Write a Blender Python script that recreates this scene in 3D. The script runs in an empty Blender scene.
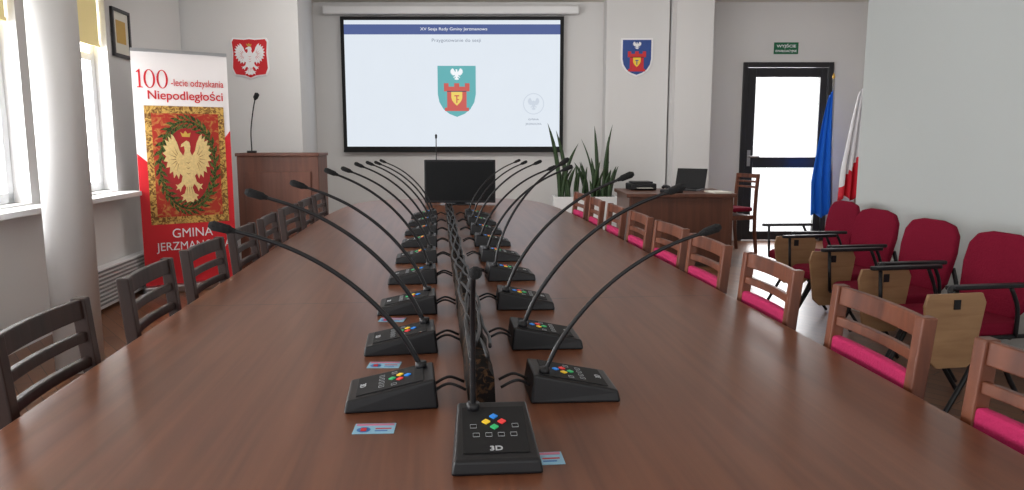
import bpy, bmesh, math, random
from mathutils import Vector, Matrix
random.seed(4)
S = bpy.context.scene
COL = S.collection
S.view_settings.view_transform = 'Standard'
TH = math.radians(5.7)
CT, ST = math.cos(TH), math.sin(TH)
def T(a, s, z=0.0):
    return Vector((0.086 + a*CT - s*ST, a*ST + s*CT, z))

# ------------------------------------------------ materials
def _nt(name):
    m = bpy.data.materials.new(name); m.use_nodes = True
    return m, m.node_tree, m.node_tree.nodes['Principled BSDF']
def mat(name, col, rough=.5, metal=0, var=.06, scale=8, bump=0, coat=0, emis=0, spec=.5, stretch=(1,1,1)):
    m, nt, b = _nt(name)
    tc = nt.nodes.new('ShaderNodeTexCoord'); mp = nt.nodes.new('ShaderNodeMapping')
    mp.inputs['Scale'].default_value = stretch
    n = nt.nodes.new('ShaderNodeTexNoise'); n.inputs['Scale'].default_value = scale; n.inputs['Detail'].default_value = 3
    mx = nt.nodes.new('ShaderNodeMix'); mx.data_type = 'RGBA'
    mx.inputs[6].default_value = (*[c*(1-var) for c in col], 1)
    mx.inputs[7].default_value = (*[min(1, c*(1+var)) for c in col], 1)
    nt.links.new(tc.outputs['Object'], mp.inputs[0]); nt.links.new(mp.outputs[0], n.inputs['Vector'])
    nt.links.new(n.outputs[0], mx.inputs[0]); nt.links.new(mx.outputs[2], b.inputs['Base Color'])
    b.inputs['Roughness'].default_value = rough; b.inputs['Metallic'].default_value = metal
    b.inputs['Specular IOR Level'].default_value = spec
    b.inputs['Coat Weight'].default_value = coat
    if bump:
        bp = nt.nodes.new('ShaderNodeBump'); bp.inputs['Strength'].default_value = bump; bp.inputs['Distance'].default_value = .01
        nt.links.new(n.outputs[0], bp.inputs['Height']); nt.links.new(bp.outputs[0], b.inputs['Normal'])
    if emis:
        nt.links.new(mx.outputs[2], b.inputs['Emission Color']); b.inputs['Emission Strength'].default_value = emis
    return m
def srgb(r, g, b):
    f = lambda c: (c/255/12.92) if c/255 <= .04045 else ((c/255+.055)/1.055)**2.4
    return (f(r), f(g), f(b))
def twotone(name, c1, c2, scale, rough=.7, spec=.3, lo=.42, hi=.58):
    m, nt, b = _nt(name); L = nt.links.new
    tc = nt.nodes.new('ShaderNodeTexCoord'); n = nt.nodes.new('ShaderNodeTexNoise'); n.inputs['Scale'].default_value = scale; n.inputs['Detail'].default_value = 4
    n.inputs['Distortion'].default_value = 1.5
    r = nt.nodes.new('ShaderNodeValToRGB'); r.color_ramp.elements[0].position = lo; r.color_ramp.elements[1].position = hi
    r.color_ramp.elements[0].color = (*c1, 1); r.color_ramp.elements[1].color = (*c2, 1)
    L(tc.outputs['Object'], n.inputs['Vector']); L(n.outputs[0], r.inputs[0]); L(r.outputs[0], b.inputs['Base Color'])
    b.inputs['Roughness'].default_value = rough; b.inputs['Specular IOR Level'].default_value = spec; return m
def wood(name, c1, c2, rough=.35, stretch=(25, 1.5, 25), seams=False, coat=0):
    m, nt, b = _nt(name); L = nt.links.new
    tc = nt.nodes.new('ShaderNodeTexCoord'); mp = nt.nodes.new('ShaderNodeMapping'); mp.inputs['Scale'].default_value = stretch
    n = nt.nodes.new('ShaderNodeTexNoise'); n.inputs['Scale'].default_value = 1.0; n.inputs['Detail'].default_value = 6; n.inputs['Distortion'].default_value = .6
    r = nt.nodes.new('ShaderNodeValToRGB')
    r.color_ramp.elements[0].position = .3; r.color_ramp.elements[0].color = (*c1, 1)
    r.color_ramp.elements[1].position = .72; r.color_ramp.elements[1].color = (*c2, 1)
    L(tc.outputs['Object'], mp.inputs[0]); L(mp.outputs[0], n.inputs['Vector']); L(n.outputs[0], r.inputs[0])
    out = r.outputs[0]
    if seams:
        sx = nt.nodes.new('ShaderNodeSeparateXYZ'); L(tc.outputs['Object'], sx.inputs[0])
        d = nt.nodes.new('ShaderNodeMath'); d.operation = 'DIVIDE'; d.inputs[1].default_value = 1.55; L(sx.outputs[1], d.inputs[0])
        fr = nt.nodes.new('ShaderNodeMath'); fr.operation = 'FRACT'; L(d.outputs[0], fr.inputs[0])
        c = nt.nodes.new('ShaderNodeMath'); c.operation = 'COMPARE'; c.inputs[1].default_value = .5; c.inputs[2].default_value = .0016; L(fr.outputs[0], c.inputs[0])
        mx = nt.nodes.new('ShaderNodeMix'); mx.data_type = 'RGBA'; L(c.outputs[0], mx.inputs[0]); L(out, mx.inputs[6])
        mx.inputs[7].default_value = (.012, .006, .005, 1); out = mx.outputs[2]
    L(out, b.inputs['Base Color']); b.inputs['Roughness'].default_value = rough; b.inputs['Coat Weight'].default_value = coat
    return m

M_wall = mat('wall_paint', srgb(218, 217, 216), .85, var=.02, scale=2, bump=.03)
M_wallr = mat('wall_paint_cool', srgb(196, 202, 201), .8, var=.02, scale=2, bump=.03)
M_ceil = mat('ceiling_paint', srgb(230, 226, 218), .9, var=.02)
M_table = wood('table_laminate', srgb(96, 56, 38), srgb(122, 76, 53), .31, (34, 1.3, 34), True)
M_edge = wood('table_edge', srgb(60, 32, 25), srgb(80, 46, 36), .35)
M_chair = wood('chair_wood', srgb(86, 44, 28), srgb(128, 72, 47), .4, (20, 20, 3))
M_chairsh = wood('chair_wood_shaded', srgb(34, 19, 15), srgb(54, 31, 24), .45, (20, 20, 3))  # chair wood darkened for the backlit left row, shade put into the colour
M_desk = wood('desk_wood', srgb(78, 44, 30), srgb(102, 60, 42), .4, (18, 18, 1.5))
M_lect = wood('lectern_wood', srgb(90, 52, 38), srgb(114, 68, 50), .45, (20, 20, 1.5))
M_ply = wood('plywood', srgb(150, 112, 78), srgb(174, 136, 98), .5, (3, 3, 25))
M_pink = mat('magenta_fabric', srgb(184, 32, 90), .9, var=.12, scale=120, bump=.3)
M_maroon = mat('crimson_fabric', srgb(124, 25, 48), .95, var=.14, scale=120, bump=.3, spec=.1)
M_black = mat('black_plastic', (.009, .009, .011), .42, var=.15, scale=40, spec=.4)
M_blackm = mat('black_matte', (.012, .012, .013), .7, var=.15, scale=40, spec=.3)
M_foam = mat('foam_black', (.01, .01, .011), .95, var=.3, scale=300, bump=.5)
M_metal = mat('steel', (.5, .5, .52), .3, 1, var=.05)
M_white = mat('white_plastic', srgb(232, 232, 232), .45, var=.02)
M_pvc = mat('white_pvc', srgb(228, 230, 232), .4, var=.02)
M_grille = mat('grille_gray', srgb(120, 122, 124), .6, var=.05)
M_dark = mat('dark_aluminium', srgb(34, 34, 38), .4, var=.05)
M_red = mat('emblem_red', srgb(200, 24, 36), .5, var=.04)
M_bred = mat('banner_red', srgb(206, 28, 40), .6, var=.04)
M_bwht = mat('banner_white', srgb(236, 232, 232), .6, var=.01)
M_emw = mat('emblem_white', srgb(238, 238, 240), .5, var=.02)
M_gold = mat('gold', srgb(200, 160, 70), .45, var=.1, scale=30)
M_ylw = mat('yellow_paint', srgb(244, 206, 50), .5, var=.04)
M_blue = mat('crest_blue', srgb(24, 66, 140), .5, var=.04)
M_navy = mat('flag_blue', srgb(10, 98, 205), .8, var=.06, emis=.08)  # slight emission added so the flag cloth looks brighter lit
M_flagw = mat('flag_white', srgb(236, 236, 240), .8, var=.03)
M_flagr = mat('flag_red', srgb(215, 30, 52), .8, var=.05)
M_green = mat('sign_green', srgb(12, 96, 62), .5, var=.03, emis=.05)
M_leaf = mat('snake_leaf', srgb(54, 76, 46), .5, var=.5, scale=14, stretch=(1, 1, 4))
M_soil = mat('soil', srgb(50, 36, 28), .95, var=.4, scale=60, bump=.5)
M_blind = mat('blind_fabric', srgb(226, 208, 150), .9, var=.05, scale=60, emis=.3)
M_paper = mat('paper', srgb(225, 222, 210), .7, var=.02)
M_laurel = twotone('laurel_green', srgb(36, 52, 22), srgb(92, 104, 48), 40, .6)
M_tap = twotone('tapestry_border', srgb(112, 74, 36), srgb(206, 166, 88), 30, .65)
M_tapo = twotone('tapestry_ground', srgb(168, 50, 38), srgb(186, 130, 68), 16, .65, .3, .5, .66)
M_tapr = mat('tapestry_red', srgb(160, 28, 32), .7, var=.2, scale=30)
M_cgold = mat('eagle_gold', srgb(218, 190, 130), .6, var=.3, scale=60)
M_cgold2 = mat('eagle_gold_dark', srgb(140, 100, 54), .6, var=.3, scale=60)  # darker gold for the drawn feather lines
M_cyan = mat('card_cyan', srgb(140, 190, 215), .35, var=.05)
M_cblue = mat('card_blue', srgb(40, 110, 180), .35, var=.05)
M_cpink = mat('card_pink', srgb(205, 120, 150), .35, var=.1)
M_glassd = mat('monitor_glass', (.005, .006, .007), .4, var=.05, spec=.2)
M_ridge = twotone('braided_sleeve', srgb(16, 13, 12), srgb(84, 58, 36), 40, .75, .15, .52, .68)
def em(name, col, s=1.0):
    m, nt, b = _nt(name)
    tc = nt.nodes.new('ShaderNodeTexCoord'); n = nt.nodes.new('ShaderNodeTexNoise'); n.inputs['Scale'].default_value = 3
    mx = nt.nodes.new('ShaderNodeMix'); mx.data_type = 'RGBA'
    mx.inputs[6].default_value = (*[c*.97 for c in col], 1); mx.inputs[7].default_value = (*col, 1)
    nt.links.new(tc.outputs['Object'], n.inputs['Vector']); nt.links.new(n.outputs[0], mx.inputs[0])
    b.inputs['Base Color'].default_value = (.02, .02, .02, 1); b.inputs['Roughness'].default_value = .9
    b.inputs['Specular IOR Level'].default_value = 0
    nt.links.new(mx.outputs[2], b.inputs['Emission Color']); b.inputs['Emission Strength'].default_value = s
    return m
E_bg = em('projected_white', srgb(226, 234, 243)); E_nv = em('projected_navy', srgb(82, 98, 150)); E_tx = em('projected_gray', srgb(130, 140, 158))
E_tl = em('projected_teal', srgb(104, 178, 182)); E_rd = em('projected_red', srgb(204, 98, 92)); E_yl = em('projected_yellow', srgb(238, 212, 110))
E_wh = em('projected_pure_white', srgb(245, 248, 252)); E_lt = em('projected_pale', srgb(206, 215, 227)); E_dk = em('projected_dark', srgb(70, 80, 100))
def glassmat():
    m = bpy.data.materials.new('window_glass'); m.use_nodes = True; nt = m.node_tree; nt.nodes.clear()
    o = nt.nodes.new('ShaderNodeOutputMaterial'); t = nt.nodes.new('ShaderNodeBsdfTransparent'); g = nt.nodes.new('ShaderNodeBsdfGlossy')
    g.inputs['Roughness'].default_value = .02; x = nt.nodes.new('ShaderNodeMixShader'); x.inputs[0].default_value = .06
    nt.links.new(t.outputs[0], x.inputs[1]); nt.links.new(g.outputs[0], x.inputs[2]); nt.links.new(x.outputs[0], o.inputs[0]); return m
M_glass = glassmat()
def floormat():
    m, nt, b = _nt('parquet'); L = nt.links.new
    tc = nt.nodes.new('ShaderNodeTexCoord'); mp = nt.nodes.new('ShaderNodeMapping'); mp.inputs['Rotation'].default_value = (0, 0, math.radians(50))
    br = nt.nodes.new('ShaderNodeTexBrick'); br.inputs['Scale'].default_value = 1; br.inputs['Brick Width'].default_value = .5; br.inputs['Row Height'].default_value = .08
    br.inputs['Mortar Size'].default_value = .002; br.inputs['Color1'].default_value = (*srgb(126, 84, 56), 1); br.inputs['Color2'].default_value = (*srgb(98, 62, 42), 1)
    br.inputs['Mortar'].default_value = (.02, .012, .01, 1)
    L(tc.outputs['Object'], mp.inputs[0]); L(mp.outputs[0], br.inputs['Vector']); L(br.outputs[0], b.inputs['Base Color'])
    b.inputs['Roughness'].default_value = .33; b.inputs['Specular IOR Level'].default_value = .4; return m
M_floor = floormat()

# ------------------------------------------------ builders
def link(o, parent=None):
    COL.objects.link(o)
    if parent: o.parent = parent
    return o
def thing(name, label, cat, loc=(0, 0, 0), rz=0, group=None):
    o = bpy.data.objects.new(name, None); o.empty_display_size = .1
    o.location = loc; o.rotation_euler = (0, 0, rz); COL.objects.link(o)
    o['label'] = label; o['category'] = cat
    if group: o['group'] = group
    return o
def struct(name, loc=(0, 0, 0), rz=0):
    o = bpy.data.objects.new(name, None); o.location = loc; o.rotation_euler = (0, 0, rz); COL.objects.link(o); o['kind'] = 'structure'
    return o
def fin(bm, name, m, parent=None, loc=(0, 0, 0), rot=(0, 0, 0), smooth=False, bevel=0, seg=2):
    bmesh.ops.recalc_face_normals(bm, faces=bm.faces)
    me = bpy.data.meshes.new(name); bm.to_mesh(me); bm.free()
    if smooth:
        for p in me.polygons: p.use_smooth = True
    o = bpy.data.objects.new(name, me); o.location = loc; o.rotation_euler = rot
    for mm in (m if isinstance(m, (list, tuple)) else [m]): me.materials.append(mm)
    link(o, parent)
    if bevel:
        md = o.modifiers.new('b', 'BEVEL'); md.width = bevel; md.segments = seg; md.limit_method = 'ANGLE'
    return o
def addbox(bm, c, s, rot=None):
    r = bmesh.ops.create_cube(bm, size=1)
    M = Matrix.Translation(c) @ (rot or Matrix()) @ Matrix.Diagonal((*s, 1))
    bmesh.ops.transform(bm, matrix=M, verts=r['verts'])
def boxes(name, lst, m, parent=None, loc=(0, 0, 0), rot=(0, 0, 0), bevel=0):
    bm = bmesh.new()
    for b in lst: addbox(bm, *b)
    return fin(bm, name, m, parent, loc, rot, bevel=bevel)
def b2(x0, x1, y0, y1, z0, z1): return (((x0+x1)/2, (y0+y1)/2, (z0+z1)/2), (x1-x0, y1-y0, z1-z0))
def addtube(bm, pts, r, n=8, radii=None):
    pts = [Vector(p) for p in pts]; rings = []; up = None
    for i, p in enumerate(pts):
        d = (pts[min(i+1, len(pts)-1)]-pts[max(i-1, 0)]).normalized()
        if up is None: up = d.orthogonal().normalized()
        else: up = (up - d*up.dot(d)).normalized()
        sd = d.cross(up); rr = radii[i] if radii else r
        rings.append([bm.verts.new(p+(up*math.cos(2*math.pi*k/n)+sd*math.sin(2*math.pi*k/n))*rr) for k in range(n)])
    for a, b in zip(rings, rings[1:]):
        for k in range(n): bm.faces.new((a[k], a[(k+1) % n], b[(k+1) % n], b[k]))
    bm.faces.new(rings[0]); bm.faces.new(rings[-1][::-1])
def spl(P, k=6):
    P = [Vector(p) for p in P]; out = []
    for i in range(len(P)-1):
        p0 = P[max(i-1, 0)]; p1 = P[i]; p2 = P[i+1]; p3 = P[min(i+2, len(P)-1)]
        for j in range(k):
            t = j/k; out.append(.5*((2*p1)+(p2-p0)*t+(2*p0-5*p1+4*p2-p3)*t*t+(3*p1-p0-3*p2+p3)*t**3))
    out.append(P[-1]); return out
def tubes(name, lst, m, parent=None, loc=(0, 0, 0), rot=(0, 0, 0), n=8):
    bm = bmesh.new()
    for t in lst: addtube(bm, t[0], t[1], n, t[2] if len(t) > 2 else None)
    return fin(bm, name, m, parent, loc, rot, smooth=True)
def poly(bm, pts, y0, y1, sx=1, sz=1, cx=0, cz=0):
    f = [bm.verts.new((cx+p[0]*sx, y0, cz+p[1]*sz)) for p in pts]; b = [bm.verts.new((cx+p[0]*sx, y1, cz+p[1]*sz)) for p in pts]
    bm.faces.new(f); bm.faces.new(b[::-1]); n = len(pts)
    for i in range(n): bm.faces.new((f[i], b[i], b[(i+1) % n], f[(i+1) % n]))
def flat(name, polys, m, parent, y=0, th=.002, loc=(0, 0, 0), bevel=0):
    bm = bmesh.new()
    for p in polys: poly(bm, p[0], y-th, y, *p[1:])
    return fin(bm, name, m, parent, loc, bevel=bevel)
def rect(x0, x1, z0, z1): return ([(x0, z0), (x1, z0), (x1, z1), (x0, z1)],)
def circ(n=24): return [(math.cos(2*math.pi*i/n), math.sin(2*math.pi*i/n)) for i in range(n)]
def rrect(w, h, r, n=6):
    o = []
    for cx, cz, a0 in ((w/2-r, h/2-r, 0), (-w/2+r, h/2-r, 90), (-w/2+r, -h/2+r, 180), (w/2-r, -h/2+r, 270)):
        for i in range(n+1):
            a = math.radians(a0+90*i/n); o.append((cx+r*math.cos(a), cz+r*math.sin(a)))
    return o
def text(name, body, w, h, c, m, parent, th=.0015, rx=math.pi/2, bold=0.0):
    cu = bpy.data.curves.new(name, 'FONT'); cu.body = body; cu.align_x = 'CENTER'; cu.align_y = 'CENTER'; cu.extrude = .01; cu.offset = bold
    t = bpy.data.objects.new(name, cu); COL.objects.link(t)
    dg = bpy.context.evaluated_depsgraph_get(); me = bpy.data.meshes.new_from_object(t.evaluated_get(dg))
    bpy.data.objects.remove(t)
    xs = [v.co.x for v in me.vertices]; ys = [v.co.y for v in me.vertices]
    mx, my = (max(xs)+min(xs))/2, (max(ys)+min(ys))/2; W = max(xs)-min(xs); H = max(ys)-min(ys)
    for v in me.vertices: v.co = Vector(((v.co.x-mx)/W*w, (v.co.y-my)/H*h, v.co.z/.01*th/2))
    me.materials.clear(); me.materials.append(m)
    o = bpy.data.objects.new(name, me); o.location = c; o.rotation_euler = (rx, 0, 0)
    return link(o, parent)
def copy_thing(root, loc, rz, fn=None):
    def rec(o, par):
        c = o.copy(); COL.objects.link(c)
        if par: c.parent = par
        for ch in kids.get(o.name, []): rec(ch, c)
        return c
    kids = {}
    for o in bpy.data.objects:
        if o.parent: kids.setdefault(o.parent.name, []).append(o)
    r = rec(root, None); r.location = loc; r.rotation_euler = (0, 0, rz); return r
def revolve(bm, prof, n=24, c=(0, 0, 0)):
    rings = [[bm.verts.new((c[0]+r*math.cos(2*math.pi*k/n), c[1]+r*math.sin(2*math.pi*k/n), c[2]+z)) for k in range(n)] for r, z in prof]
    for a, b in zip(rings, rings[1:]):
        for k in range(n): bm.faces.new((a[k], a[(k+1) % n], b[(k+1) % n], b[k]))
    bm.faces.new(rings[0]); bm.faces.new(rings[-1][::-1])

SH = [(-1, 1), (1, 1), (1, -.1), (.92, -.42), (.7, -.7), (.4, -.88), (0, -1), (-.4, -.88), (-.7, -.7), (-.92, -.42), (-1, -.1)]
SHP = [(-1, 1), (1, 1), (1, .1), (.85, -.3), (.5, -.7), (0, -1.1), (-.5, -.7), (-.85, -.3), (-1, .1)]
_e = [(.1, .5), (.17, .36), (.3, .5), (.38, .72), (.5, .9), (.6, .96), (.58, .8), (.72, .9), (.68, .74), (.84, .8), (.77, .64), (.92, .64), (.82, .5), (.95, .44), (.82, .35), (.93, .22), (.78, .2), (.85, .04), (.7, .06), (.73, -.12), (.6, -.06), (.58, -.25), (.47, -.14), (.4, -.28), (.33, -.12), (.24, -.2),
      (.3, -.36), (.44, -.44), (.54, -.42), (.46, -.5), (.52, -.58), (.4, -.54), (.36, -.64), (.3, -.52), (.2, -.42), (.12, -.52), (.2, -.68), (.36, -.74), (.26, -.78), (.32, -.9), (.18, -.84), (.12, -.94)]
EAG = _e + [(0, -.9)] + [(-x, y) for x, y in _e[::-1]]
EHEAD = [(.1, .48), (.13, .62), (.09, .74), (-.02, .78), (-.1, .74), (-.22, .68), (-.25, .6), (-.12, .63), (-.1, .48)]
CROWN = [(-.13, .79), (-.18, .94), (-.09, .88), (-.03, .98), (.04, .88), (.13, .92), (.09, .78)]
def feathers():
    o = []
    for sgn in (-1, 1):
        for i in range(7):
            t = math.radians(62-i*22); x0, z0 = .32, .28; r0, r1 = .14, .42
            d = (math.cos(t), math.sin(t)); n = (-d[1]*.012, d[0]*.012)
            p = [(x0+d[0]*r0-n[0], z0+d[1]*r0-n[1]), (x0+d[0]*r1, z0+d[1]*r1), (x0+d[0]*r0+n[0], z0+d[1]*r0+n[1])]
            o.append([(sgn*x, z) for x, z in p])
    for x in (-.08, 0, .08): o.append([(x-.01, -.5), (x*1.6, -.82), (x+.01, -.5)])
    for z in (.2, .05, -.1): o.append([(-.1, z), (0, z-.06), (.1, z), (0, z-.035)])
    return o
TOWER = [(-.62, -.8), (.62, -.8), (.62, -.64), (.5, -.64), (.5, .12), (.66, .12), (.66, .5), (.42, .5), (.42, .34), (.13, .34), (.13, .5), (-.13, .5), (-.13, .34), (-.42, .34), (-.42, .5), (-.66, .5), (-.66, .12), (-.5, .12), (-.5, -.64), (-.62, -.64)]
TLINE = [[(-.5, .1), (.5, .1), (.5, .14), (-.5, .14)]]

# ------------------------------------------------ ROOM
def wall(name, u0, u1, z0, z1, th, ops, loc, rz, m=M_wall):
    us = sorted({u0, u1, *[o[0] for o in ops], *[o[1] for o in ops]}); zs = sorted({z0, z1, *[o[2] for o in ops], *[o[3] for o in ops]})
    bm = bmesh.new()
    for a, b in zip(us, us[1:]):
        for c, d in zip(zs, zs[1:]):
            cu, cz = (a+b)/2, (c+d)/2
            if any(o[0] < cu < o[1] and o[2] < cz < o[3] for o in ops): continue
            addbox(bm, *b2(a, b, 0, th, c, d))
    o = fin(bm, name, m, None, loc, (0, 0, rz)); o['kind'] = 'structure'; return o
H = 2.95
boxes('floor', [b2(-4.5, 5.2, -2, 9.8, -.1, 0)], M_floor)['kind'] = 'structure'
boxes('ceiling', [b2(-4.5, 5.2, -2, 9.8, H, H+.1)], M_ceil)['kind'] = 'structure'
WINS = [(.1, 1.4), (1.9, 3.2), (3.65, 4.95), (5.3, 6.22)]  # the two nearest the camera are out of view, added to bring in daylight
SILL, WTOP = .87, 2.5
wl = wall('wall_left', -2.0, 7.95, 0, H, .28, [(a, b, SILL, WTOP) for a, b in WINS], T(-2.64, 0), TH+math.pi/2)
for i, (a, b) in enumerate(WINS):
    w = struct('window_%d' % (i+1), T(-2.64, (a+b)/2, SILL), TH+math.pi/2)
    hw = (b-a)/2; hh = WTOP-SILL; y0, y1 = .1, .17
    fr = [b2(-hw, -hw+.07, y0, y1, 0, hh), b2(hw-.07, hw, y0, y1, 0, hh), b2(-hw, hw, y0, y1, 0, .07), b2(-hw, hw, y0, y1, hh-.07, hh), b2(-.05, .05, y0, y1, 0, hh), b2(-hw, hw, y0, y1, 1.0, 1.06)]
    boxes('window_frame', fr, M_pvc, w, bevel=.006)
    boxes('window_glass', [b2(-hw+.05, hw-.05, .13, .136, .05, hh-.05)], M_glass, w)
    boxes('window_sill', [b2(-hw-.1, hw+.1, -.16, .1, -.05, -.012)], M_pvc, w, bevel=.006)
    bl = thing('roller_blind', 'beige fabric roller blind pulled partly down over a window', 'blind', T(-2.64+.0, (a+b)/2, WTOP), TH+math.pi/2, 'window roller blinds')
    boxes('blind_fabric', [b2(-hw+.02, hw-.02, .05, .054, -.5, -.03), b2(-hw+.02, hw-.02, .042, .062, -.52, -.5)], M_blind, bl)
    tubes('blind_roller', [([(-hw+.01, .05, -.03), (hw-.01, .05, -.03)], .025)], M_pvc, bl)
Y0 = 9.4
dx0, dx1, dz1 = 2.87, 3.99, 2.23
wall('wall_back', -3.0, 5.2, 0, H, .25, [(dx0, dx1, 0, dz1)], (0, Y0, 0), 0)
bm = bmesh.new()
q = [(-3.7, 7.7), (-2.16, 7.7), (-2.45, Y0), (-3.7, Y0)]
lo = [bm.verts.new((x, y, 0)) for x, y in q]; hi = [bm.verts.new((x, y, H)) for x, y in q]
bm.faces.new(lo); bm.faces.new(hi)
for i in range(4): bm.faces.new((lo[i], lo[(i+1) % 4], hi[(i+1) % 4], hi[i]))
fin(bm, 'wall_back_left', M_wall)['kind'] = 'structure'
boxes('wall_pilaster', [b2(1.13, 1.88, 9.1, Y0, 0, H)], M_wall)['kind'] = 'structure'
boxes('wall_pillar', [b2(1.9, 2.33, 8.8, Y0, 0, H)], M_wall)['kind'] = 'structure'
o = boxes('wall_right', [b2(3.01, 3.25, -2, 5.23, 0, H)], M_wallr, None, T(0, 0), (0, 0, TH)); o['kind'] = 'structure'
boxes('wall_far_right', [b2(4.75, 5.0, 5.0, Y0, 0, H)], M_wall)['kind'] = 'structure'
boxes('wall_return', [b2(2.9, 5.0, 4.9, 5.1, 0, H)], M_wall)['kind'] = 'structure'
boxes('baseboard_back', [b2(-2.4, 1.12, Y0-.015, Y0, 0, .08)], M_desk)['kind'] = 'structure'
boxes('baseboard_left', [b2(-1.9, 7.7, -.015, 0, 0, .07)], M_pvc, None, T(-2.64, 0), (0, 0, TH+math.pi/2))['kind'] = 'structure'
bm = bmesh.new(); revolve(bm, [(.12, 0), (.12, H)], 48); c = fin(bm, 'column_1', M_wall, None, (-2.41, 4.0, 0), smooth=False)  # round column standing in front of the window wall
for p in c.data.polygons: p.use_smooth = abs(p.normal.z) < .5
c['kind'] = 'structure'
r = thing('radiator', 'low white grille radiator along the window wall', 'radiator', T(-2.64, 6.1, .03), TH+math.pi/2)
boxes('radiator_body', [b2(-.75, .75, -.09, -.005, 0, .3)], M_pvc, r, bevel=.01)
boxes('radiator_grille', [b2(-.72, .72, -.096, -.089, .03+i*.03, .043+i*.03) for i in range(9)], M_grille, r)
p = thing('picture_frame', 'small dark framed document hanging on the white wall', 'picture', T(-2.64, 6.47, 2.12), TH+math.pi/2)
boxes('frame', [b2(-.17, .17, -.025, -.003, -.19, -.165), b2(-.17, .17, -.025, -.003, .165, .19), b2(-.17, -.145, -.025, -.003, -.19, .19), b2(.145, .17, -.025, -.003, -.19, .19)], M_dark, p)
boxes('picture_sheet', [b2(-.15, .15, -.012, -.0, -.17, .17)], M_paper, p)
boxes('picture_print', [b2(-.09, .09, -.014, -.0121, -.08, .1)], M_gold, p)
d = struct('door_1', (dx0, Y0, 0)); W = dx1-dx0
boxes('door_frame', [b2(0, .06, -.03, .1, 0, dz1), b2(W-.06, W, -.03, .1, 0, dz1), b2(.06, W-.06, -.03, .1, dz1-.06, dz1)], M_dark, d, bevel=.004)
boxes('door_leaf', [b2(.065, .17, .0, .06, .01, dz1-.065), b2(W-.15, W-.065, 0, .06, .01, dz1-.065), b2(.17, W-.15, 0, .06, dz1-.18, dz1-.065), b2(.17, W-.15, 0, .06, .01, .12), b2(.17, W-.15, 0, .06, .93, 1.06)], M_dark, d, bevel=.004)
boxes('door_glass', [b2(.17, W-.15, .025, .035, .12, .93), b2(.17, W-.15, .025, .035, 1.06, dz1-.18)], M_glass, d)
tubes('door_handle', [(spl([(.115, 0, 1.07), (.115, -.05, 1.07), (.14, -.06, 1.07), (.23, -.06, 1.07)], 4), .011)], M_metal, d)
boxes('door_plate', [b2(.095, .135, -.008, 0, .95, 1.15)], M_metal, d)
e = thing('exit_sign', 'green evacuation exit sign with white lettering above the door', 'sign', (3.39, Y0, 2.4))
flat('sign_plate', [rect(-.15, .15, -.07, .07)], M_green, e, 0, .01)
text('sign_text', 'WYJŚCIE', .24, .055, (0, -.011, .026), M_emw, e, bold=.02); text('sign_text', 'EWAKUACYJNE', .26, .035, (0, -.011, -.038), M_emw, e, bold=.02)

# ------------------------------------------------ projection screen
sc = thing('projection_screen', 'wide projector screen with black border showing a council session slide', 'projector screen', (-.7325, Y0-.08, 1.96))
hw, hh = 1.3675, .81
boxes('screen_border', [b2(-hw, hw, 0, .012, -hh, hh)], M_blackm, sc)
iw, ih = hw-.045, hh-.045
flat('projected_image', [rect(-iw, iw, -ih, ih)], E_bg, sc, 0, .002)
flat('title_band', [rect(-iw, iw, .595, .715)], E_nv, sc, -.002, .002)
text('title_text', 'XV Sesja Rady Gminy Jerzmanowa', .82, .045, (.02, -.0045, .655), E_wh, sc, .001)
text('subtitle_text', 'Przygotowanie do sesji', .6, .05, (.05, -.003, .52), E_tx, sc, .001)
cx = .05
flat('crest_shield', [(SH, .235, .31, cx, -.09)], E_tl, sc, -.002, .002)
flat('crest_tower', [(TOWER, .24, .26, cx, -.12)], E_rd, sc, -.004, .002)
flat('crest_tower_line', [(t, .24, .26, cx, -.12) for t in TLINE], E_dk, sc, -.006, .001)
flat('crest_eagle', [(EAG, .085, .075, cx, .12), (EHEAD, .085, .075, cx, .12)], E_wh, sc, -.004, .003)
flat('crest_small_shield', [(SHP, .068, .08, cx, -.175)], E_yl, sc, -.006, .002)
flat('crest_letter', [rect(cx-.03, cx+.03, -.15, -.135), rect(cx-.007, cx+.007, -.23, -.15), rect(cx, cx+.028, -.195, -.183)], E_rd, sc, -.008, .001)
ring = [(math.cos(t*math.pi/16), math.sin(t*math.pi/16)) for t in range(32)]
bm = bmesh.new()
for i in range(32):
    a, b = ring[i], ring[(i+1) % 32]
    vs = [bm.verts.new((1.0+p[0]*r, -.003, -.24+p[1]*r)) for p, r in ((a, .13), (b, .13), (b, .12), (a, .12))]; bm.faces.new(vs)
fin(bm, 'seal_ring', E_lt, sc)
flat('seal_mark', [(EAG, .08, .08, 1.0, -.24)], E_lt, sc, -.002, .001)
text('seal_text', 'GMINA', .13, .022, (1.0, -.003, -.43), E_tx, sc, .001); text('seal_text', 'JERZMANOWA', .2, .03, (1.0, -.003, -.49), E_tx, sc, .001)
boxes('screen_casing', [b2(-1.57, 1.55, -.06, .05, .83, .93)], M_white, sc, bevel=.02)
boxes('bottom_bar', [b2(-hw, hw, -.012, .02, -hh-.025, -hh)], M_blackm, sc)
boxes('wall_mount', [b2(-1.4, -1.36, .02, .08, .84, .9), b2(1.36, 1.4, .02, .08, .84, .9)], M_metal, sc)

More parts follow.
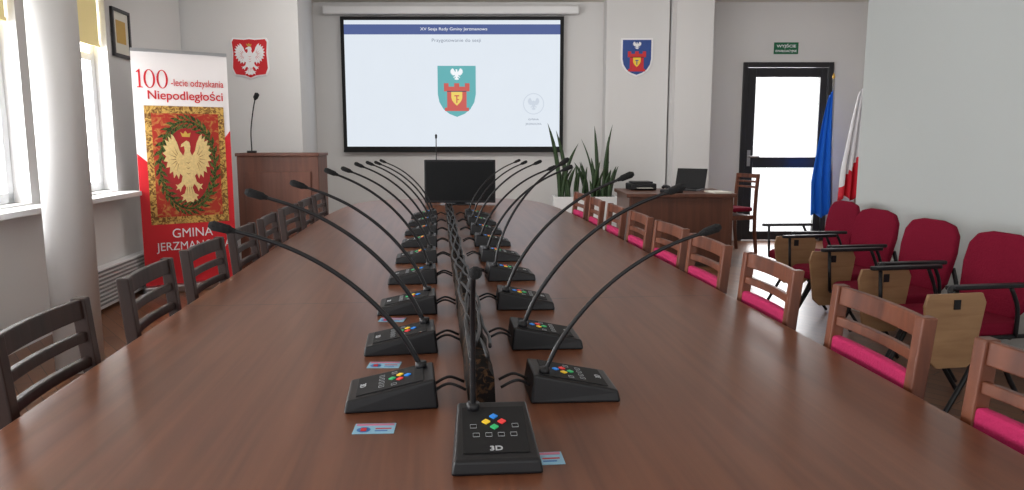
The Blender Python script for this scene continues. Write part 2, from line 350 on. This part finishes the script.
# ------------------------------------------------ emblems
e = thing('eagle_emblem', 'red shield with crowned white eagle hanging on wall', 'coat of arms', (-2.655, 7.7, 2.09))
SH2 = [(-.9, 1), (-.3, .96), (0, 1), (.3, .96), (.9, 1), (1, .85), (.94, .3), (1, -.5), (.85, -.82), (.3, -.88), (0, -1), (-.3, -.88), (-.85, -.82), (-1, -.5), (-.94, .3), (-1, .85)]
flat('emblem_border', [(SH2, .19, .205, 0, 0)], M_emw, e, 0, .014, bevel=.002)
flat('emblem_shield', [(SH2, .176, .19, 0, 0)], M_red, e, -.014, .004)
flat('eagle', [(EAG, .165, .165, 0, -.01), (EHEAD, .165, .165, 0, -.01)], M_emw, e, -.018, .006)
flat('feather_lines', [(f, .165, .165, 0, -.01) for f in feathers()], M_red, e, -.024, .001)
flat('crown', [(CROWN, .17, .165, 0, -.01)], M_gold, e, -.018, .007)
e = thing('municipal_crest', 'blue shield crest with red tower hanging on wall', 'coat of arms', (1.495, 9.1, 2.255))
flat('crest_border', [(SH, .19, .225, 0, 0)], M_emw, e, 0, .014, bevel=.002)
flat('crest_shield', [(SH, .17, .204, 0, 0)], M_blue, e, -.014, .004)
flat('crest_tower', [(TOWER, .165, .18, 0, -.02)], M_red, e, -.018, .005)
flat('crest_tower_line', [(t, .165, .18, 0, -.02) for t in TLINE], M_blackm, e, -.023, .002)
flat('crest_eagle', [(EAG, .055, .045, 0, .14), (EHEAD, .055, .045, 0, .14)], M_emw, e, -.018, .005)
flat('crest_small_shield', [(SHP, .045, .052, 0, -.055)], M_ylw, e, -.023, .004)
flat('crest_letter', [rect(-.02, .02, -.042, -.032), rect(-.005, .005, -.088, -.042)], M_blue, e, -.027, .002)

# ------------------------------------------------ banner
bx0, bx1 = Vector((-3.02, 6.0, 0)), Vector((-2.42, 6.42, 0)); bw = (bx1-bx0).length
b = thing('rollup_banner', 'tall red and white roll-up banner with golden eagle tapestry', 'banner', (bx0+bx1)/2, math.atan2(bx1.y-bx0.y, bx1.x-bx0.x))
h = bw/2; zf = lambda y: (299-y)/249*1.96
flat('banner_sheet', [rect(-h, h, .06, 1.97)], M_bwht, b, 0, .003)
flat('red_field', [([(-h, .06), (h, .06), (h, zf(128)), (h*.8, zf(140)), (0, zf(170)), (-h*.7, zf(165)), (-h, zf(152))],)], M_bred, b, -.003, .0015)
px0, px1, pz0, pz1 = -.295, .32, zf(226), zf(103)
cx, cz = (px0+px1)/2, (pz0+pz1)/2
flat('tapestry_frame', [rect(px0, px1, pz0, pz1)], M_tap, b, -.0045, .0015)
flat('tapestry_ground', [rect(px0+.05, px1-.05, pz0+.06, pz1-.06)], M_tapo, b, -.006, .0015)
flat('tapestry_field', [(circ(40), .2, .34, cx, cz)], M_tapr, b, -.0075, .0015)
pl = []
for i in range(96):
    t = 2*math.pi*i/96; rr = 1+.1*(i % 3-1)
    x, z = cx+.215*rr*math.cos(t), cz+.36*rr*math.sin(t); an = t+math.pi/2+(.6, 0, -.6)[i % 3]
    dx, dz = math.cos(an)*.042, math.sin(an)*.045; nx, nz = -math.sin(an)*.014, math.cos(an)*.014
    pl.append(([(x-dx, z-dz), (x+nx, z+nz), (x+dx, z+dz), (x-nx, z-nz)],))
flat('laurel_wreath', pl, M_laurel, b, -.009, .0015)
flat('tapestry_eagle', [(EAG, .2, .3, cx, cz-.03), (EHEAD, .2, .3, cx, cz-.03)], M_cgold, b, -.0105, .0015)
flat('eagle_feathers', [(f, .2, .3, cx, cz-.03) for f in feathers()], M_cgold2, b, -.012, .001)
flat('tapestry_crown', [(CROWN, .26, .26, cx, cz+.03)], M_gold, b, -.0105, .002)
def serif1(x0, zc, hh_):
    return [([(x0, zc-hh_/2), (x0+.045, zc-hh_/2), (x0+.045, zc-hh_/2+.006), (x0+.029, zc-hh_/2+.01), (x0+.029, zc+hh_/2), (x0+.022, zc+hh_/2), (x0, zc+hh_/2-.02), (x0, zc+hh_/2-.028), (x0+.015, zc+hh_/2-.022), (x0+.015, zc-hh_/2+.01), (x0, zc-hh_/2+.006)],)]
flat('banner_numeral', serif1(-.335, zf(76), .145), M_bred, b, -.003, .0015)
for X in (-.24, -.145):
    bm = bmesh.new(); n = 32; A = []; B_ = []
    for i in range(n):
        t = 2*math.pi*i/n
        A.append(bm.verts.new((X+.043*math.cos(t), -.0045, zf(76)+.074*math.sin(t)))); B_.append(bm.verts.new((X+.027*math.cos(t), -.0045, zf(76)+.068*math.sin(t))))
    for i in range(n): bm.faces.new((A[i], A[(i+1) % n], B_[(i+1) % n], B_[i]))
    fin(bm, 'banner_numeral', M_bred, b)
text('banner_text', '-lecie odzyskania', .41, .075, (.125, -.005, zf(80)), M_bred, b, bold=.0)
text('banner_text', 'Niepodległości', .58, .1, (0.03, -.005, zf(93)), M_bred, b, bold=.008)
text('banner_text', 'GMINA', .32, .075, (0.02, -.007, zf(236)), M_emw, b, bold=.0); text('banner_text', 'JERZMANOWA', .6, .09, (0.03, -.007, zf(251)), M_emw, b, bold=.0)
boxes('banner_base', [b2(-h-.02, h+.02, -.07, .07, .0, .07)], M_metal, b, bevel=.015)
boxes('top_rail', [b2(-h, h, -.012, .012, 1.965, 1.99)], M_metal, b)
tubes('support_pole', [([(0, .02, .05), (0, .02, 1.97)], .009)], M_metal, b)

# ------------------------------------------------ lectern + mic
l = thing('lectern', 'brown wooden lectern with flat top', 'lectern', (-2.17, 7.05, 0), math.radians(3))
boxes('lectern_body', [b2(-.37, .37, -.2, .22, .05, 1.12), b2(-.34, .34, -.18, .2, 0, .05), b2(-.3, .3, -.215, -.2, .15, .98)], M_lect, l, bevel=.005)
boxes('lectern_top', [b2(-.38, .38, -.215, .235, 1.12, 1.15)], M_lect, l, bevel=.005)
g = thing('gooseneck_microphone', 'thin black gooseneck microphone standing on the lectern', 'microphone', (-2.46, 7.05, 1.15))
tubes('microphone_base', [([(0, 0, 0), (0, 0, .02)], .045)], M_black, g, n=20)
tubes('gooseneck', [(spl([(0, 0, .02), (.0, 0, .2), (.03, -.01, .38), (.06, -.02, .5)]), .006)], M_black, g)
tubes('microphone_head', [([(.058, -.02, .49), (.065, -.022, .51), (.085, -.03, .545), (.09, -.032, .55)], .02, [.008, .022, .022, .01])], M_foam, g, n=14)

# ------------------------------------------------ conference table
tb = thing('conference_table', 'long boat-shaped walnut brown laminate conference table', 'table', T(0, 0), TH)
cS, LS, HW, NP = 3.15, 3.5, .865, 5
pts = []
N = 160
for i in range(N):
    t = 2*math.pi*i/N; c_, s_ = math.cos(t), math.sin(t)
    pts.append((HW*math.copysign(abs(c_)**(2/NP), c_), cS+LS*math.copysign(abs(s_)**(2/NP), s_)))
bm = bmesh.new()
lo = [bm.verts.new((x, y, .712)) for x, y in pts]; hi = [bm.verts.new((x, y, .75)) for x, y in pts]
f1 = bm.faces.new(hi); f0 = bm.faces.new(lo); sides = []
for i in range(N): sides.append(bm.faces.new((lo[i], lo[(i+1) % N], hi[(i+1) % N], hi[i])))
for f in sides: f.material_index = 1
fin(bm, 'tabletop', [M_table, M_edge], tb, bevel=.004)
for s in (.7, 2.3, 3.9, 5.5):
    boxes('table_pedestal', [b2(-.3, .3, s-.02, s+.02, .03, .712), b2(-.34, .34, s-.05, s+.05, 0, .03)], M_edge, tb)
for s in (.72, 2.32, 3.92): boxes('modesty_panel', [b2(-.02, .02, s, s+1.56, .3, .7)], M_edge, tb)

# ------------------------------------------------ dining chairs
CW = .172
def make_chair(label, woodm, padm, lowm, loc, rz, grp, cat='chair'):
    c = thing('dining_chair', label, cat, loc, rz, grp)
    boxes('seat_frame', [b2(-CW+.01, CW-.01, -.18, .2, .38, .43)], woodm, c, bevel=.005)
    bm = bmesh.new(); poly(bm, rrect(CW*2+.01, .38, .04), 0, .045)
    fin(bm, 'seat', padm, c, (0, .015, .475), (math.pi/2, 0, 0), bevel=.015, seg=3)
    for x in (-CW+.02, CW-.02): boxes('leg', [b2(x-.018, x+.018, .165, .2, 0, .39)], woodm, c, bevel=.004)
    for x in (-CW, CW):
        bm = bmesh.new(); prof = [(-.235, 0), (-.2, .25), (-.195, .45), (-.203, .7), (-.222, .895)]
        f = []
        for y, z in prof: f.append([bm.verts.new((x+dx, y+dy, z)) for dx, dy in ((-.0155, -.016), (.0155, -.016), (.0155, .016), (-.0155, .016))])
        for a, b_ in zip(f, f[1:]):
            for k in range(4): bm.faces.new((a[k], a[(k+1) % 4], b_[(k+1) % 4], b_[k]))
        bm.faces.new(f[0]); bm.faces.new(f[-1]); fin(bm, 'leg', woodm, c, bevel=.004)
    def slat(bm, z0, z1, th=.016, bow=.012):
        n = 8; rows = []
        for i in range(n+1):
            t = -1+2*i/n; x = t*(CW-.012)
            r = []
            for z in (z0, z1):
                yb = -.203-(z-.7)*.09-bow*(1-t*t)
                r.append([bm.verts.new((x, yb-th/2, z)), bm.verts.new((x, yb+th/2, z))])
            rows.append((r[0][0], r[0][1], r[1][1], r[1][0]))
        for a, b_ in zip(rows, rows[1:]):
            for k in range(4): bm.faces.new((a[k], a[(k+1) % 4], b_[(k+1) % 4], b_[k]))
        bm.faces.new(rows[0]); bm.faces.new(rows[-1])
    bm = bmesh.new(); slat(bm, .848, .893); fin(bm, 'backrest', woodm, c, bevel=.003)
    bm = bmesh.new(); slat(bm, .795, .818); fin(bm, 'back_slat', woodm, c, bevel=.003)
    bm = bmesh.new()
    if lowm is woodm: slat(bm, .735, .758); fin(bm, 'back_slat', lowm, c, bevel=.003)
    else: slat(bm, .6, .77, .026, .008); fin(bm, 'back_pad', lowm, c, bevel=.008)
    return c
RA = .69
rs = [1.06, 1.58, 2.14, 2.64, 3.13, 3.62, 4.1, 4.6, 5.1]
ch = make_chair('reddish brown wooden chair with magenta upholstery at the table', M_chair, M_pink, M_pink, T(RA, rs[0]), TH+math.pi/2, 'chairs around the conference table')
for i, s in enumerate(rs[1:]): copy_thing(ch, T(RA+random.uniform(0, .015), s), TH+math.pi/2+random.uniform(-.04, .04))
ls = [1.6, 2.2, 2.7, 3.22, 3.72, 4.24, 4.76, 5.26]
ch2 = make_chair('brown wooden slat-back chair at the table, backlit shade painted into its wood', M_chairsh, M_maroon, M_chairsh, T(-RA, ls[0]), TH-math.pi/2, 'chairs around the conference table')
for i, s in enumerate(ls[1:]): copy_thing(ch2, T(-RA-random.uniform(0, .01), s), TH-math.pi/2+random.uniform(-.05, .05))
make_chair('brown wooden slat-back chair with crimson seat beside the desk', M_chair, M_maroon, M_chair, (2.5, 8.42, 0), math.radians(112), None)

# ------------------------------------------------ delegate units
bt = [mat('button_blue', srgb(40, 130, 220), .4, emis=.2), mat('button_red', srgb(225, 60, 60), .4, emis=.2), mat('button_yellow', srgb(240, 200, 50), .4, emis=.2), mat('button_green', srgb(50, 180, 110), .4, emis=.2)]
M_gray = mat('print_gray', srgb(185, 188, 192), .5)
def unit(loc, rz, prof, lab, grp='delegate microphone units', cab=True):
    u = thing('conference_microphone_unit', lab, 'microphone', loc, rz, grp)
    bm = bmesh.new()
    B = [(-.071, -.09, 0), (.071, -.09, 0), (.065, .086, 0), (-.065, .086, 0)]; Tt = [(-.066, -.086, .023), (.066, -.086, .023), (.059, .079, .057), (-.059, .079, .057)]
    lo = [bm.verts.new(v) for v in B]; hi = [bm.verts.new(v) for v in Tt]
    bm.faces.new(lo); bm.faces.new(hi)
    for i in range(4): bm.faces.new((lo[i], lo[(i+1) % 4], hi[(i+1) % 4], hi[i]))
    fin(bm, 'unit_body', M_black, u, bevel=.005, seg=3)
    an = math.atan2(.034, .165); zt = lambda y: .0234+.206*(y+.086)
    R = Matrix.Rotation(an, 4, 'X')
    bm = bmesh.new(); addbox(bm, (0, -.005, zt(-.005)+.0006), (.104, .13, .0012), R); fin(bm, 'control_panel', M_blackm, u, bevel=.0005)
    for (x, y, m) in ((0, .028, bt[0]), (.013, .013, bt[1]), (-.013, .013, bt[2]), (0, -.002, bt[3])):
        bm = bmesh.new(); addbox(bm, (x, y, zt(y)+.002), (.01, .01, .003), R @ Matrix.Rotation(math.pi/4, 4, 'Z')); fin(bm, 'button', m, u)
    bm = bmesh.new()
    for x, y in ((-.03, -.022), (-.01, -.022), (.01, -.022), (.03, -.022), (-.034, .002), (.034, .002)):
        for dx, dy, sx, sy in ((0, .005, .01, .0004), (0, -.005, .01, .0004), (.005, 0, .0004, .01), (-.005, 0, .0004, .01)):
            addbox(bm, (x+dx, y+dy, zt(y+dy)+.0015), (sx, sy, .0008), R)
    fin(bm, 'key_outline', M_gray, u)
    text('unit_logo', '3D', .02, .012, (0, -.058, zt(-.058)+.0014), M_gray, u, .0008, an, bold=.02)
    nk0 = (-.033, .055, zt(.055))
    P = [(0, -d_, h_) for d_, h_ in prof]; C = spl(P, 5); n = len(C)
    nk = tubes('gooseneck', [([(0, 0, -.004), (0, 0, .012)], .011), (C, .0045, [.0053-.0016*i/n for i in range(n)])], M_black, u, loc=nk0)
    e1 = C[-1]; dr = (C[-1]-C[-3]).normalized()
    tubes('microphone_head', [([e1-dr*.008, e1, e1+dr*.004, e1+dr*.032, e1+dr*.04], .01, [.0045, .006, .0085, .0095, .0055])], M_foam, nk, n=12)
    if cab:
        for x in (-.018, .02):
            tubes('cable', [(spl([(x, .078, .02), (x, .098, .032), (x*1.2, .115, .034), (x*1.3, .14, .022)], 4), .003)], M_black, u)
    return u, nk
PR = [(0, 0), (.03, .062), (.08, .128), (.138, .184), (.204, .23), (.27, .262), (.335, .284)]
LAB = 'black tabletop microphone unit with long gooseneck and coloured buttons'
uR = [1.43, 1.80, 2.23, 2.7, 3.14, 3.6, 4.06, 4.5, 4.94]; uL = [1.42, 1.79, 2.2, 2.67, 3.13, 3.6, 4.06, 4.5, 4.94]
u0, nk = unit(T(.172, uR[0], .75), TH+math.pi/2, PR, LAB)
def vary(r, k, tilt, sc_=1):
    for o in r.children:
        if o.name.startswith('gooseneck'): o.rotation_euler = (tilt, 0, k); o.scale = (sc_,)*3
cR = [(.0, -.04, 1.1), (.05, -.07, 1.1), (.1, -.28, 1.0), (-.1, -.1, 1.05), (.1, -.05, 1.05), (-.15, -.1, 1.05), (.1, -.1, 1.0), (0, -.1, 1.0)]
cL = [(-.02, .03, 1.03), (-.03, -.0, 1.12), (.0, -.03, 1.08), (.05, -.1, 1.06), (-.05, -.08, 1.05), (.08, -.1, 1.05), (0, -.1, 1.03), (.05, -.1, 1.0), (0, -.1, 1.0)]
for c_, s in zip(cR, uR[1:]): vary(copy_thing(u0, T(.172, s, .75), TH+math.pi/2+random.uniform(-.05, .05)), *c_)
for c_, s in zip(cL, uL): vary(copy_thing(u0, T(-.178, s, .75), TH-math.pi/2+random.uniform(-.05, .05)), *c_)
vary(u0, .06, .0, .95)
unit(T(0.0, 1.155, .75), TH-.02, [(0, 0), (.004, .08), (.016, .15), (.05, .215), (.1, .25), (.155, .262)], 'black tabletop microphone unit facing the end of the table', cab=False)
unit(T(-.13, 6.3, .75), TH+math.pi, [(0, 0), (.004, .15), (.015, .3), (.05, .42), (.09, .48)], 'black chairperson microphone unit behind the monitor', cab=False)

# cable duct down the middle
ct = thing('cable_duct', 'narrow dark brown patterned cable divider along the table centre', 'cables', T(-.008, 0, .75), TH)
bm = bmesh.new()
prof = [(-.026, 0), (-.023, .07), (-.012, .09), (.012, .09), (.023, .07), (.026, 0)]
rows = []
def hk(s): return .95 if s < 1.9 else max(.34, .95-(s-1.9)*.55)
for j in range(91):
    s = 1.345+j*(5.75-1.345)/90; k = hk(s)*(1+random.uniform(-.08, .08)); rows.append([bm.verts.new((x*random.uniform(.93, 1.07), s, z*k)) for x, z in prof])
for a, b_ in zip(rows, rows[1:]):
    for k in range(6): bm.faces.new((a[k], a[(k+1) % 6], b_[(k+1) % 6], b_[k]))
bm.faces.new(rows[0]); bm.faces.new(rows[-1])
fin(bm, 'duct_body', M_ridge, ct)
for k in range(5):
    P = []; s = 1.34+random.uniform(0, .1); ph = k*1.6
    while s < 5.7:
        P.append((.022*math.sin(ph+s*3.1)+random.uniform(-.004, .004), s, .096*hk(s)+random.uniform(0, .012))); s += .09
    tubes('cable', [(spl(P, 3), .0036)], M_black, ct, n=6)

# cards
for (x, y, rz) in ((-.242, 1.245, .05), (-.289, 1.62, .0), (-.34, 2.05, -.05), (.046, 1.12, .1)):
    c = thing('id_card', 'small pastel blue card with red crest lying on the table', 'card', (x, y, .75), rz, 'voting cards')
    boxes('card_body', [b2(-.036, .036, -.023, .023, 0, .0012)], M_cyan, c, bevel=.0004)
    boxes('card_print', [b2(-.033, .033, .012, .02, .0012, .0016)], M_cpink, c)
    bm = bmesh.new(); bmesh.ops.create_circle(bm, cap_ends=True, segments=24, radius=.012); fin(bm, 'card_seal', M_cblue, c, (-.018, -.007, .0015))
    boxes('card_mark', [b2(-.023, -.013, -.014, .0, .0016, .0022)], M_red, c)
    boxes('card_text_line', [b2(.002, .03, -.004, .0, .0012, .0016)], M_red, c); boxes('card_text_line', [b2(.002, .024, -.014, -.01, .0012, .0016)], M_cblue, c)

mo = thing('monitor', 'black flat desktop monitor standing on the table', 'monitor', T(.09, 5.98, .75), .02)
boxes('monitor_casing', [b2(-.285, .285, -.01, .03, .015, .36)], M_black, mo, bevel=.006)
boxes('monitor_display', [b2(-.272, .272, -.013, -.0095, .035, .345)], M_glassd, mo)
boxes('monitor_stand', [b2(-.04, .04, .03, .06, .008, .2), b2(-.12, .12, -.06, .12, 0, .01)], M_black, mo, bevel=.003)

# ------------------------------------------------ tablet arm chairs
ta = thing('tablet_arm_chair', 'burgundy upholstered chair with folding plywood writing tablet', 'chair', (2.01, 3.3, 0), math.radians(-80), 'row of chairs with writing tablets')
bm = bmesh.new(); poly(bm, rrect(.44, .42, .1, 8), -.03, .03); fin(bm, 'seat', M_maroon, ta, (0, -.02, .45), (math.pi/2, 0, 0), bevel=.02, seg=4)
bm = bmesh.new()
BP = [(-.14, -.2), (.14, -.2), (.18, -.15), (.2, .02), (.19, .11), (.15, .16), (.07, .178), (-.07, .178), (-.15, .16), (-.19, .11), (-.2, .02), (-.18, -.15)]
poly(bm, BP, -.02, .016); fin(bm, 'backrest', M_maroon, ta, (0, .22, .665), (math.radians(-10), 0, 0), bevel=.014, seg=4)
fr = []
for x in (-.22, .22):
    fr.append((spl([(x, -.24, .012), (x, -.12, .22), (x, -.02, .42)], 5), .011)); fr.append((spl([(x, .26, .012), (x, .12, .22), (x, .02, .42)], 5), .011))
    fr.append(([(x, -.2, .42), (x, .2, .42)], .01)); fr.append((spl([(x, .18, .42), (x*.9, .24, .5), (x*.7, .25, .6)], 5), .011))
    fr.append((spl([(x*1.02, .12, .42), (x*1.1, .1, .55), (x*1.1, .06, .64)], 4), .009))
    fr.append(([(x, -.2, .42), (x*1.1, -.2, .64)], .009))
fr.append(([(-.22, -.1, .415), (.22, -.1, .415)], .01)); fr.append(([(-.22, .1, .415), (.22, .1, .415)], .01))
tubes('frame', fr, M_black, ta)
for x in (-.242, .242):
    bm = bmesh.new(); poly(bm, rrect(.04, .38, .018), -.009, .009); fin(bm, 'armrest', M_black, ta, (x, -.06, .65), (math.pi/2, 0, 0), bevel=.004)
tubes('tablet_hinge', [(spl([(.242, -.2, .645), (.262, -.25, .65), (.274, -.25, .61), (.274, -.24, .55)], 5), .011)], M_black, ta)
bm = bmesh.new(); TP = [(-.13, .15), (.12, .15), (.14, .11), (.1, -.14), (.07, -.165), (-.07, -.165), (-.11, -.13), (-.145, .1)]
poly(bm, TP, -.008, .008); fin(bm, 'writing_tablet', M_ply, ta, (.285, -.24, .485), (0, 0, math.pi/2), bevel=.003)
boxes('tablet_bracket', [b2(.294, .298, -.255, -.225, .57, .61)], M_black, ta)
for (x, y, r) in ((2.02, 3.9, -80), (2.02, 4.5, -80), (2.1, 5.16, -86)):
    copy_thing(ta, (x, y, 0), math.radians(r))

# ------------------------------------------------ desk + items
dk = thing('desk', 'brown laminate office desk with closed front panel', 'desk', (1.7, 7.8, 0), 0)
boxes('desk_top', [b2(-.56, .54, -.46, .46, .705, .74)], M_desk, dk, bevel=.003)
boxes('desk_body', [b2(-.53, -.5, -.43, .44, 0, .705), b2(.48, .51, -.43, .44, 0, .705), b2(-.5, .48, -.43, -.41, .05, .705)], M_desk, dk, bevel=.003)
for i in range(3): boxes('drawer', [b2(.1, .46, .38, .41, .1+.2*i, .28+.2*i)], M_desk, dk, bevel=.003)
lp = thing('laptop', 'open dark laptop on the desk', 'laptop', (1.86, 7.95, .74), math.radians(-35))
boxes('laptop_base', [b2(-.17, .17, -.12, .12, 0, .02)], M_black, lp, bevel=.004)
bm = bmesh.new(); addbox(bm, (0, .16, .12), (.34, .01, .22), Matrix.Rotation(math.radians(-18), 4, 'X')); fin(bm, 'laptop_lid', M_blackm, lp, bevel=.003)
boxes('keyboard', [b2(-.15, .15, -.03, .09, .02, .022)], M_blackm, lp)
pr = thing('printer', 'compact low black printer on the desk', 'printer', (1.4, 8.04, .74), .1)
boxes('printer_body', [b2(-.14, .14, -.12, .13, 0, .07), b2(-.11, .11, -.09, .11, .07, .09)], M_black, pr, bevel=.01)
boxes('paper_tray', [b2(-.1, .1, -.2, -.12, .015, .023)], M_blackm, pr, bevel=.003)
boxes('printed_sheet', [b2(-.08, .08, -.19, -.12, .024, .027)], M_paper, pr)
sp = thing('desk_telephone', 'small dark telephone on the desk', 'telephone', (1.62, 7.52, .74), .3)
boxes('telephone_base', [b2(-.09, .09, -.08, .08, 0, .035)], M_black, sp, bevel=.008)
tubes('handset', [(spl([(-.06, -.07, .05), (-.06, -.04, .065), (-.06, .04, .065), (-.06, .07, .05)], 4), .016)], M_black, sp)
bo = thing('stacked_papers', 'small stack of white papers on the desk', 'papers', (2.1, 7.55, .74), .2)
boxes('paper_sheets', [b2(-.09, .09, -.12, .12, 0, .015)], M_paper, bo)

# plants
pt = thing('potted_snake_plant', 'snake plants growing in a white rectangular floor planter', 'plant', (.86, 8.75, 0))
boxes('planter', [b2(-.38, .38, -.18, -.15, 0, .62), b2(-.38, .38, .15, .18, 0, .62), b2(-.38, -.35, -.15, .15, 0, .62), b2(.35, .38, -.15, .15, 0, .62), b2(-.35, .35, -.15, .15, 0, .05)], M_white, pt, bevel=.006)
boxes('soil', [b2(-.35, .35, -.15, .15, .45, .58)], M_soil, pt)
bm = bmesh.new()
specs = [(random.uniform(-.31, .3), random.uniform(.25, .55)) for i in range(30)] + [(-.3, .98), (-.22, .88), (.12, .82), (.2, .95), (.16, .9), (.24, .78), (-.27, .75)]
for x, hgt in specs:
    y = random.uniform(-.12, .12)
    lean = Vector((random.uniform(-.3, .3), random.uniform(-.3, .05), 0))*min(hgt, .6); w = random.uniform(.013, .03); a = random.uniform(-.5, .8)
    dx, dy = math.cos(a), math.sin(a); prev = None
    for j in range(9):
        t = j/8; p = Vector((x, y, .56+hgt*t-.4*lean.length*t*t))+lean*t*t; ww = w*(.7+.7*t)*(1-t**3)+.0008
        n1 = Vector((dx, dy, 0))*ww; n2 = Vector((-dy, dx, 0))*ww*.3
        r = [bm.verts.new(p-n1), bm.verts.new(p-n2), bm.verts.new(p+n1), bm.verts.new(p+n2)]
        if prev:
            for k in range(4): bm.faces.new((prev[k], prev[(k+1) % 4], r[(k+1) % 4], r[k]))
        prev = r
fin(bm, 'leaves', M_leaf, pt, smooth=True)

# ------------------------------------------------ flags
def flag(name, lab, base, lean, ptop, mats, z0, z1, wtop, wbot, side, ph):
    f = thing(name, lab, 'flag', base, 0, 'flags on slim poles')
    tx = lean
    tubes('flag_pole', [([(0, 0, .02), (tx, 0, ptop)], .012)], M_metal, f)
    bm = bmesh.new(); revolve(bm, [(.09, 0), (.09, .015), (.03, .04), (.02, .12)], 20); fin(bm, 'pole_base', M_blackm, f)
    bm = bmesh.new(); revolve(bm, [(.004, 0), (.018, .02), (.014, .04), (.002, .075)], 12, (tx, 0, ptop-.005)); fin(bm, 'finial', M_gold, f)
    nu, nv = 28, 24; g = []; bm = bmesh.new()
    for j in range(nv+1):
        t = j/nv; z = z1+(z0-z1)*t; px = tx*(z/ptop); wd = wtop+(wbot-wtop)*min(1, t*1.4)**.8; row = []
        for i in range(nu+1):
            u = i/nu; zz = z - u*.1*(1-t)*1.0
            row.append(bm.verts.new((px+side*u*wd, -.015+.035*math.sin(u*17+ph+t*1.2)*(.35+.65*t), zz+.03*math.sin(u*9+ph)*t)))
        g.append(row)
    for j in range(nv):
        for i in range(nu):
            fc = bm.faces.new((g[j][i], g[j][i+1], g[j+1][i+1], g[j+1][i]))
            if len(mats) > 1: fc.material_index = 1 if j/nv > .55+.35*(i/nu) or j/nv > .86 else 0
    o = fin(bm, 'flag_cloth', mats, f, smooth=True); md = o.modifiers.new('s', 'SOLIDIFY'); md.thickness = .002
    return f
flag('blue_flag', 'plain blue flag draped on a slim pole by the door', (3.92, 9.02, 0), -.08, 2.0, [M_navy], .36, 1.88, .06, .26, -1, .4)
flag('white_red_flag', 'white and red flag draped on a slim pole', (3.98, 8.62, 0), .08, 2.0, [M_flagw, M_flagr], .6, 1.92, .09, .2, -1, 2.)

# ------------------------------------------------ light & camera
w = bpy.data.worlds.new('World'); S.world = w; w.use_nodes = True; nt = w.node_tree
bg = nt.nodes['Background']; bg.inputs[0].default_value = (.98, .99, 1, 1); bg.inputs[1].default_value = 1.45
def area(name, loc, rot, sx, sy, p, col=(1, 1, 1)):
    l = bpy.data.lights.new(name, 'AREA'); l.shape = 'RECTANGLE'; l.size = sx; l.size_y = sy; l.energy = p; l.color = col
    o = bpy.data.objects.new(name, l); o.location = loc; o.rotation_euler = rot; COL.objects.link(o); return o
for i, (a, b_) in enumerate(WINS):
    area('daylight_window', T(-3.0, (a+b_)/2, 1.6), (0, -math.pi/2, TH), 1.5, b_-a, 95, (.99, .99, 1))
area('daylight_door', (3.43, 9.8, 1.2), (-math.pi/2, 0, 0), 1.0, 2.0, 60)
area('back_wall_fill', (0, 6.6, 2.88), (math.radians(38), 0, 0), 4.5, .8, 62, (1, .98, .95))  # added fill tilted at the dim back wall, no fixture there
cam = bpy.data.cameras.new('Camera'); co = bpy.data.objects.new('Camera', cam); COL.objects.link(co)
co.location = (0, 0, 1.25); co.rotation_euler = (math.radians(90-7.92), 0, 0)
cam.sensor_width = 36; cam.lens = 26.0; cam.clip_start = .02
S.camera = co
